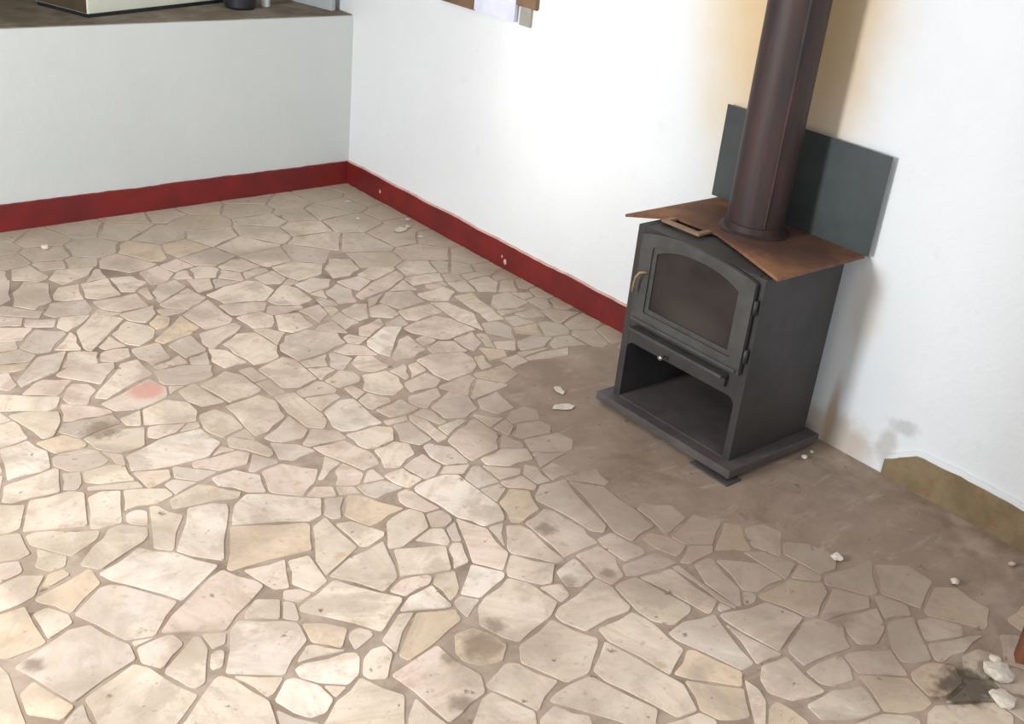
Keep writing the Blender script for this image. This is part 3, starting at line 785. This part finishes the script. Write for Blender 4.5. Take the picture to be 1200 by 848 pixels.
g~1715,1852 1744,1841 1795,1882 1723,1884
c~326,1616 336,1665 209,1665 209,1648
c1422,805 1450,812 1472,829 1466,919 1447,921
p~429,1270 444,1297 430,1323 343,1317 339,1277
g~632,1268 719,1286 760,1356 724,1350
c~150,1584 92,1576 78,1537 156,1498
p~1723,2016 1771,2055 1693,2059
g~1686,942 1640,994 1599,989 1666,916
c~1921,336 1949,344 2003,464 1994,491 1925,514 1852,516 1830,426
c~931,1362 881,1335 879,1286 918,1275
c~1694,1587 1716,1646 1645,1614
c972,3409 981,3370 1005,3382 1011,3398
p2244,2718 2296,2701 2295,2723
c831,1131 902,1143 861,1215
v~944,1006 927,1036 873,1018 893,966
p~2390,1685 2406,1809 2304,1848 2277,1711
v~2404,1966 2359,1981 2307,1860 2409,1816 2459,1846 2450,1938
p~1850,3365 1863,3360 1984,3528 1979,3565 1889,3601 1806,3537 1826,3381
v~2031,580 2120,618 2108,728 2084,745 2037,771 1993,748 1975,732 1957,675
o~2531,2042 2587,2065 2592,2098 2526,2205 2458,2203 2427,2117
c~1268,3756 1312,3826 1260,3903 1170,3902 1132,3868 1129,3850
c~2267,3098 2292,3074 2448,3116 2506,3233 2414,3320 2338,3297
c~1960,3291 2033,3335 2074,3512 2026,3561 2014,3558 1867,3354
g~2106,36 2168,44 2229,227 1946,325 1933,319 1906,275 1925,152
v~448,4268 306,4247 258,4125 400,4012 483,4047 513,4083
v~12,3823 94,3829 89,4022 12,4016
o~2763,2253 2820,2355 2799,2392 2644,2443 2541,2375 2585,2288
c~2621,2532 2668,2596 2612,2667 2603,2664 2577,2583
c~1171,3909 1260,3910 1328,4026 1323,4059 1206,4104 1159,4066
c~2812,3085 2693,3151 2585,3006 2649,2885 2697,2896
v~2797,2603 2823,2700 2629,2743 2609,2682 2674,2600
o~2240,420 2273,520 2124,611 2033,573 2000,493 2010,467
c~1630,3513 1676,3554 1689,3773 1622,3788 1557,3741 1512,3592
g~2124,1192 2189,1174 2276,1226 2266,1315 2164,1316
g~2258,3092 2345,3339 2282,3378 2157,3288 2145,3204 2248,3098
c~2579,3010 2695,3165 2570,3268 2523,3250 2454,3113 2510,3010
c~2302,814 2306,824 2171,932 2021,848 2028,784 2111,739
g~2293,1351 2381,1375 2412,1458 2360,1521 2332,1523 2228,1461
v~1378,3682 1433,3753 1377,3828 1362,3827 1352,3819 1287,3744
c~2362,1067 2407,1128 2395,1155 2280,1220 2177,1159 2235,1074
c~1551,3747 1597,3804 1549,3930 1463,3944 1383,3832 1439,3756
v~2488,2211 2526,2212 2578,2286 2546,2349 2501,2340 2463,2244
c~2487,1418 2618,1539 2596,1635 2399,1682 2325,1635 2350,1539
g~2646,2450 2785,2404 2852,2450 2841,2598 2674,2593 2622,2522
c~2576,2878 2588,2985 2579,3003 2509,3003 2465,2952
v~1024,3982 1038,4032 958,4098 932,4094 881,4016 964,3960
c~2167,965 2229,1071 2170,1157 2118,1172 2076,1042
v~2631,2750 2846,2702 2894,2756 2891,2763 2698,2889 2674,2884
c~2379,1982 2452,1958 2538,2028 2425,2110
c~693,4282 695,4222 702,4182 745,4143 860,4164 893,4308 807,4354
v~1109,3863 1116,3863 1165,3907 1152,4067 1045,4031 1016,3926
c~1153,4074 1204,4141 1150,4260 1066,4268 963,4102 1043,4038
o~931,4101 956,4105 1039,4237 1016,4295 901,4312 866,4162
o~2384,1169 2456,1215 2450,1339 2390,1370 2294,1344 2273,1317 2283,1227
p~101,3825 138,3799 252,3851 198,4013 145,4045 96,4022
c~2288,848 2378,865 2433,1028 2407,1058 2235,1067 2171,959 2175,938
v~1818,3387 1799,3536 1745,3542 1696,3469
c~2104,3194 2138,3205 2150,3287 2037,3329 1967,3287
c~2613,1799 2682,1854 2657,2016 2610,2034 2546,2025 2456,1952 2466,1847
c~876,4020 925,4097 861,4157 748,4136 752,4103
c~1801,3543 1882,3604 1885,3686 1770,3758 1692,3716 1683,3556
g~2154,3294 2210,3335 2218,3420 2127,3483 2068,3456 2041,3335
p~2249,543 2330,576 2352,744 2282,799 2114,733 2127,617
p~1995,498 2026,575 1954,667 1909,526
c~1484,3986 1409,4078 1362,4071 1266,3907 1318,3830 1376,3835
o~2344,3017 2451,2945 2461,2958 2469,3071 2455,3096
o~675,4292 553,4339 458,4261 519,4086 572,4084 695,4182
c~1962,328 2103,278 2162,303 2176,419 2163,429 2013,459 1967,366
p~2608,2084 2672,2083 2742,2198 2711,2257 2584,2281 2532,2208
v~1810,12 2103,12 2097,33 1922,145 1810,81
p~2201,1323 2268,1322 2288,1347 2221,1459 2211,1461 2175,1350
v~2529,1658 2569,1674 2588,1792 2571,1806 2463,1841 2413,1810 2402,1689
c~2077,888 2168,938 2164,958 2094,1017 2070,1024 2032,907
p~1532,3682 1549,3740 1439,3749 1384,3678 1469,3621
c~2884,2776 2970,2906 2894,3059 2808,3065 2704,2894
g~2636,2458 2615,2520 2557,2541 2528,2451
"""
TINT = {'c': (226, 212, 192), 'w': (238, 229, 215), 'g': (202, 191, 179), 'p': (222, 199, 185), 'o': (216, 190, 156), 'v': (206, 195, 172), 'r': (222, 199, 185), 'd': (160, 150, 136)}
def stone_rings(P, seed, h, gap=0.0):
    rnd = random.Random(seed); n = len(P)
    P = [Vector(q) for q in P]; out = []
    for i in range(n):
        a, b, c = P[i-1], P[i], P[(i+1) % n]
        la, lc = (a-b).length, (c-b).length
        ra, rc = min(0.2*la, 0.005), min(0.2*lc, 0.005)
        out.append(b + (a-b).normalized()*ra); out.append(b + (c-b).normalized()*rc)
        if lc > 0.075:
            k = 2 if lc > 0.18 else 1
            nrm = Vector(((c-b).y, -(c-b).x)).normalized()
            for j in range(k):
                out.append(b + (c-b)*((j+1)/(k+1) + rnd.uniform(-.08, .08)) - nrm*rnd.uniform(-0.001, 0.007))
    cen = sum(out, Vector((0, 0)))/len(out)
    tx, ty = rnd.uniform(-.004, .004), rnd.uniform(-.004, .004)
    base = [(q.x, q.y, -0.002) for q in out]
    top = []
    for q in out:
        d = q-cen; L = max(d.length, 1e-4); e = q - d/L*min(0.0018, L*0.15)
        top.append((e.x, e.y, h + max(-0.0012, min(0.0012, tx*d.x + ty*d.y))))
    return base, top
def tint_of(code, seed, filler):
    rnd = random.Random(seed*7+1); t = TINT[code]; k = rnd.uniform(0.955, 1.03)
    t = [x*0.55 + y*0.45 for x, y in zip(t, (231, 209, 193))]
    t = [min(250, x*k) for x in t]
    if filler: t = [x*0.90 + y*0.10 for x, y in zip(t, (165, 148, 130))]
    return lin(*t)[:3] + (rnd.random(),)
def add_stone(bm, lay, line, seed):
    code = line[0]; filler = line[1] == '~'
    P = [tuple(int(c)/1000 for c in s_.split(',')) for s_ in line[2 if filler else 1:].split()]
    base, top = stone_rings(P, seed, random.Random(seed).uniform(0.0018, 0.0034) if not filler else random.Random(seed).uniform(0.0012, 0.0022))
    A = [bm.verts.new(q) for q in base]; B = [bm.verts.new(q) for q in top]
    col = tint_of(code, seed, filler)
    for v in A+B: v[lay] = col
    bm.faces.new(B)
    for i in range(len(A)): bm.faces.new((A[i], A[(i+1) % len(A)], B[(i+1) % len(A)], B[i]))
lines = [l for l in STONES.strip().split('\n') if l]
def stone_mesh(name, group, seed0):
    bm = bmesh.new(); lay = bm.verts.layers.float_color.new('tint')
    for k, l in enumerate(group): add_stone(bm, lay, l, seed0+k)
    o = link(name, bm, 'stone', floor); return o
for i, l in enumerate(lines[:300]): stone_mesh('paving_stone', [l], i)
rest = stone_mesh('small_paving_stones', lines[300:], 300)
rest['kind'] = 'stuff'; rest['label'] = 'small and far stone pieces between the larger ones'

# ------------------------------------------------------------------ wood stove
Y0, Y1, XF, XB = 2.423, 2.945, 0.462, 0.074
stove = thing('wood_stove', 'charcoal steel wood stove with glass door and rusty top plate', 'stove', (0.27, 2.684, 0.0))
K = []
def sp(o, label=None):
    K.append(o)
    if label: o['label'] = label
    return o
sp(box('base_plate', 'ash', (0.05, 0.508, 2.389, 2.989, 0.018, 0.047), bev=0.003))
sp(boxes('floor_strip', 'ash', [(0.45, 0.520, 2.84, 2.998, 0.0, 0.006), (0.08, 0.48, 2.42, 2.96, 0.0, 0.0185)]))
ZT = 0.660
sp(box('side_panel', 'steel', (XB, XF, Y0, Y0+0.028, 0.047, ZT), bev=0.002))
sp(box('side_panel', 'steel', (XB, XF, Y1-0.028, Y1, 0.047, ZT), bev=0.002))
sp(box('back_panel', 'steel', (XB, XB+0.012, Y0+0.028, Y1-0.028, 0.047, ZT)))
sp(box('body_top', 'steel', (XB+0.012, XF-0.004, Y0+0.028, Y1-0.028, ZT-0.012, ZT-0.001)))
fb = sp(box('firebox', 'steel_in', (XB+0.02, XF-0.012, Y0+0.03, Y1-0.03, 0.262, 0.62)))
# front panel with the arched corner of the wood niche below
ny0, ny1, nz0, nz1 = Y0+0.028, Y1-0.03, 0.047, 0.262
sp(box('front_panel', 'steel', (XF-0.012, XF-0.002, Y0+0.028, Y1-0.028, 0.262, ZT+0.002)))
rr = 0.03; pts = [(ny0, 0.262), (ny0, 0.262-rr)]
for k in range(1, 6): a = k/6*PI/2; pts.append((ny0+rr*(1-math.cos(a)), 0.262-rr+rr*math.sin(a)-0.006*k/6))
pts += [(ny0+rr, 0.256), (ny1-rr, 0.256)]
for k in range(1, 6): a = PI/2-k/6*PI/2; pts.append((ny1-rr*(1-math.cos(a)), 0.262-rr+rr*math.sin(a)-0.006*(1-k/6)))
pts += [(ny1, 0.262-rr), (ny1+0.002, 0.262)]
sp(prism('niche_rim', 'steel', pts, 'x', XF-0.012, XF-0.002))
sp(box('niche_floor', 'ash', (XB+0.012, XF, Y0+0.028, Y1-0.028, 0.047, 0.050)))
sp(box('ash_lip', 'cast', (XF-0.002, 0.498, 2.478, 2.878, 0.316, 0.326), bev=0.002))
sp(box('ash_drawer_front', 'steel', (XF-0.002, XF+0.012, 2.478, 2.878, 0.282, 0.316), bev=0.002))
# door: frame, glass, inner rim, handle, hinges
dy0, dy1, dz0, dz1 = 2.464, 2.926, 0.346, 0.668
door = sp(box('door', 'cast', (XF-0.002, XF+0.006, dy0+0.006, dy1-0.006, dz0+0.004, dz1-0.030), bev=0.001))
gy0, gy1, gz0 = 2.530, 2.866, 0.404
def arch(y0, y1, z0, zs, zp, n=14, r=0.0):
    pts_ = [(y0, z0), (y1, z0)]
    for k in range(n+1):
        t = 1-2*k/n; e = zs + (zp-zs)*(1-abs(t)**2.4)
        pts_.append(((y0+y1)/2 + t*(y1-y0)/2, e))
    return pts_
outer = arch(dy0, dy1, dz0, dz1-0.024, dz1, 14)
mid = arch(gy0-0.016, gy1+0.016, gz0-0.016, 0.612, 0.646, 14)
inner = arch(gy0, gy1, gz0, 0.596, 0.632, 14)
D = []
D.append(ring_prism('door_frame', 'cast', outer, mid, XF+0.006, XF+0.020, bev=0.002))
D.append(ring_prism('glass_rim', 'cast', mid, inner, XF+0.006, XF+0.014, bev=0.0015))
D.append(prism('glass_pane', 'glass', inner, 'x', XF+0.006, XF+0.0095)); D[-1]['label'] = 'sooty dark arched glass pane'
D.append(tube('door_handle', 'brass', [(XF+0.014, 2.508, 0.524), (XF+0.032, 2.506, 0.528), (XF+0.042, 2.494, 0.524), (XF+0.046, 2.484, 0.506), (XF+0.046, 2.480, 0.480), (XF+0.044, 2.478, 0.452)], 0.0045, radii=[0.006, 0.005, 0.0045, 0.0045, 0.0048, 0.005])); D[-1]['label'] = 'curved tarnished brass handle'
for z in (0.41, 0.57): D.append(tube('hinge', 'steel', [(XF+0.010, dy1+0.006, z-0.022), (XF+0.010, dy1+0.006, z+0.022)], 0.007))
D.append(box('bottom_rail', 'cast', (XF+0.006, XF+0.026, dy0+0.004, dy1-0.01, dz0+0.002, dz0+0.014), bev=0.002))
kn = sp(tube('air_knob', 'nickel', [(XF+0.010, 2.628, 0.276), (XF+0.022, 2.628, 0.276), (XF+0.026, 2.628, 0.276), (XF+0.036, 2.628, 0.276)], 0.008, radii=[0.004, 0.004, 0.009, 0.007]), 'small pale metal knob')
# rusty top plate with a recessed front edge and a loop handle
tp = [(0.022, 2.372), (0.472, 2.366), (0.330, 2.462), (0.318, 2.625), (0.360, 2.740), (0.452, 2.974), (0.022, 2.978)]
plate = sp(prism('top_plate', 'rust_plate', tp, 'z', 0.665, 0.675, bev=0.0015), 'rusty brown top plate with notched front')
sp(boxes('plate_spacer', 'steel_in', [(0.10, 0.29, Y0+0.04, Y1-0.04, ZT-0.002, 0.6655)]))
lo = [(0.305, 2.452), (0.392, 2.452), (0.384, 2.606), (0.300, 2.606)]; li = [(0.318, 2.470), (0.372, 2.470), (0.366, 2.588), (0.316, 2.588)]
bm = bmesh.new(); vv = [[bm.verts.new((x, y, z)) for x, y in pl] for z in (0.6665, 0.6745) for pl in (lo, li)]
for k in range(4):
    j = (k+1) % 4
    bm.faces.new((vv[2][k], vv[2][j], vv[3][j], vv[3][k])); bm.faces.new((vv[0][k], vv[1][k], vv[1][j], vv[0][j]))
    bm.faces.new((vv[0][k], vv[0][j], vv[2][j], vv[2][k])); bm.faces.new((vv[1][k], vv[3][k], vv[3][j], vv[1][j]))
lp = link('loop_handle', bm, 'loop')
adopt(stove, K)
for d in D: d.parent = door
lp.parent = plate

# flue pipe
PX, PY, PR = 0.174, 2.655, 0.0925
flue = thing('flue_pipe', 'rusty brown steel flue pipe rising from the stove top', 'pipe', (PX, PY, 0.675))
kids = [lathe('pipe', 'pipe', [(PR, 0.679), (PR, 1.75), (PR, 2.598)], (PX, PY), n=48),
        lathe('collar', 'pipe', [(PR+0.022, 0.675), (PR+0.022, 0.679), (PR+0.006, 0.685), (PR+0.005, 0.706), (PR+0.0005, 0.707)], (PX, PY), n=48),
        box('seam', 'pipe', (PX+PR*0.55-0.003, PX+PR*0.55+0.004, PY+PR*0.835-0.004, PY+PR*0.835+0.003, 0.71, 2.59))]
adopt(flue, kids)
tag(box('heat_shield', 'shield', (0.024, 0.0265, 2.344, 2.990, 0.675, 0.992)), 'dark green-grey metal sheet standing on the stove top against the wall', 'metal sheet')

# ------------------------------------------------------------------ things on the ledge
def rotz(o, loc, a): o.rotation_euler = (0, 0, a); o.location = loc
LZ = 0.834
b_ = thing('storage_box', 'long cream box lying on the brown ledge', 'box', (1.234, -0.125, LZ))
bb = [box('box_body', 'cream', (0, 0.80, 0, 0.34, 0.016, 0.30), b_, bev=0.006), box('box_base', 'black', (0.006, 0.79, 0.006, 0.33, 0, 0.016), b_), box('shaded_box_end', 'niche', (-0.004, 0.0, 0.006, 0.334, 0.02, 0.296), b_)]  # end panel coloured dark to paint in the shade on that side
bb[2]['label'] = 'end panel with its shade put in as dark colour'
b_.rotation_euler = (0, 0, math.atan2(-0.235, -0.709)); 
pot = lathe('cooking_pot', 'black', [(0.062, LZ), (0.073, LZ+0.01), (0.076, LZ+0.12), (0.080, LZ+0.124), (0.074, LZ+0.124), (0.069, LZ+0.02), (0.01, LZ+0.012)], (0.468, -0.245)); tag(pot, 'dark round pot standing on the ledge beside the cream box', 'pot')
bt = lathe('bottle', 'bluewhite', [(0.020, LZ), (0.023, LZ+0.004), (0.023, LZ+0.13), (0.010, LZ+0.16), (0.010, LZ+0.18)], (0.330, -0.262), n=20); tag(bt, 'small white bottle on the ledge between pot and grey board', 'bottle')
gb = box('grey_board', 'paleblue', (-0.012, 0.012, -0.17, 0.17, 0, 0.26), bev=0.003); rotz(gb, (0.085, -0.27, LZ), 0.22); tag(gb, 'pale grey board standing at the corner end of the ledge', 'board')

# notice board on the stove wall, lower edge in view
nb = thing('notice_board', 'brown framed notice board with pale paper on the white wall', 'notice board', (0.0, 1.045, 1.04))
nk = [box('backing', 'wood', (0.0, 0.010, 0.705, 1.315, 1.10, 1.52))]
for d in ((0.0, 0.022, 0.70, 0.94, 1.032, 1.10), (0.0, 0.022, 0.70, 1.32, 1.49, 1.52), (0.0, 0.022, 0.70, 0.73, 1.10, 1.49), (0.0, 0.022, 1.205, 1.32, 1.104, 1.49)): nk.append(box('frame_rail', 'wood', d, bev=0.002))
nk.append(box('paper_sheet', 'paper', (0.010, 0.0235, 0.942, 1.203, 1.036, 1.47))); nk[-1]['label'] = 'pale lilac paper sheet over the middle'
nk.append(box('side_strip', 'greystrip', (0.0, 0.012, 1.222, 1.288, 1.03, 1.104))); nk[-1]['label'] = 'grey strip hanging at the lower right corner'
adopt(nb, nk)

# reddish board at the right edge
wb = box('wooden_board', 'redwood', (-0.02, 0.02, 0, 0.78, 0, 1.95), bev=0.003); rotz(wb, (0.495, 3.945, 0.0), 0.62); tag(wb, 'reddish brown wooden board standing on the floor near white rubble', 'board')

# plaster crumbs on the floor
def crumb(name, x, y, s_, label, seed, sq=0.5, st=1.0):
    rnd = random.Random(seed); bm = bmesh.new(); bmesh.ops.create_icosphere(bm, subdivisions=2, radius=1.0)
    for v in bm.verts:
        k = 1 + 0.45*noise.noise(v.co*1.7 + Vector((seed*3.1, 0, 0)))
        v.co = Vector((v.co.x*k*s_*st, v.co.y*k*s_, max(-0.55, v.co.z*k)*s_*sq))
    z = min(v.co.z for v in bm.verts)
    for v in bm.verts: v.co.z -= z
    o = link(name, bm, 'chip', None, False, (x*0.87, y*0.87, 0.004)); o.rotation_euler = (0, 0, rnd.uniform(0, 6))
    return tag(o, label, 'plaster chip', 'plaster crumbs on the floor')
for i, (x, y, s_, lab) in enumerate((
    (0.179, 3.469, 0.010, 'larger of two white plaster crumbs beside the stove base'),
    (0.121, 3.460, 0.007, 'smaller of two white plaster crumbs, nearer the wall beside the stove'),
    (0.618, 3.935, 0.016, 'cream plaster lump alone on the brown floor right of the stove'),
    (1.863, 0.307, 0.017, 'single white chip near the red baseboard under the ledge'),
    (0.680, 4.545, 0.036, 'big white rubble lump at the foot of the reddish board'),
    (0.775, 4.610, 0.032, 'white rubble lump nearest the bottom right corner'),
    (0.640, 4.510, 0.016, 'small rubble bit touching the reddish board'),
    (0.644, 2.597, 0.016, 'flat white smear of plaster left of the stove, farther one'),
    (0.725, 2.713, 0.02, 'flat white smear of plaster left of the stove, nearer one'),
    (0.174, 0.800, 0.024, 'widest pale flake in the rubble near the room corner'),
    (0.110, 0.772, 0.013, 'white flake beside the widest flake near the corner'),
    (0.048, 0.683, 0.014, 'white flake against the red baseboard near the corner'),
    (0.137, 0.929, 0.012, 'white flake on the stove side of the corner rubble'),
    (0.189, 0.302, 0.014, 'white flake closest to the room corner'),
    (0.290, 0.560, 0.011, 'small flake on the open floor before the corner rubble'),
    (0.128, 4.285, 0.010, 'tiny crumb at the foot of the ochre baseboard'),
    (0.390, 4.230, 0.012, 'tiny pale crumb on brown floor before the ochre baseboard'))):
    crumb('plaster_chip', x, y, s_, lab, i+1, 0.07 if i in (7, 8) else (0.2 if 9 <= i <= 14 else (0.4 if i in (4, 5) else 0.6)), 1.8 if i in (7, 8, 9) else 1.0)
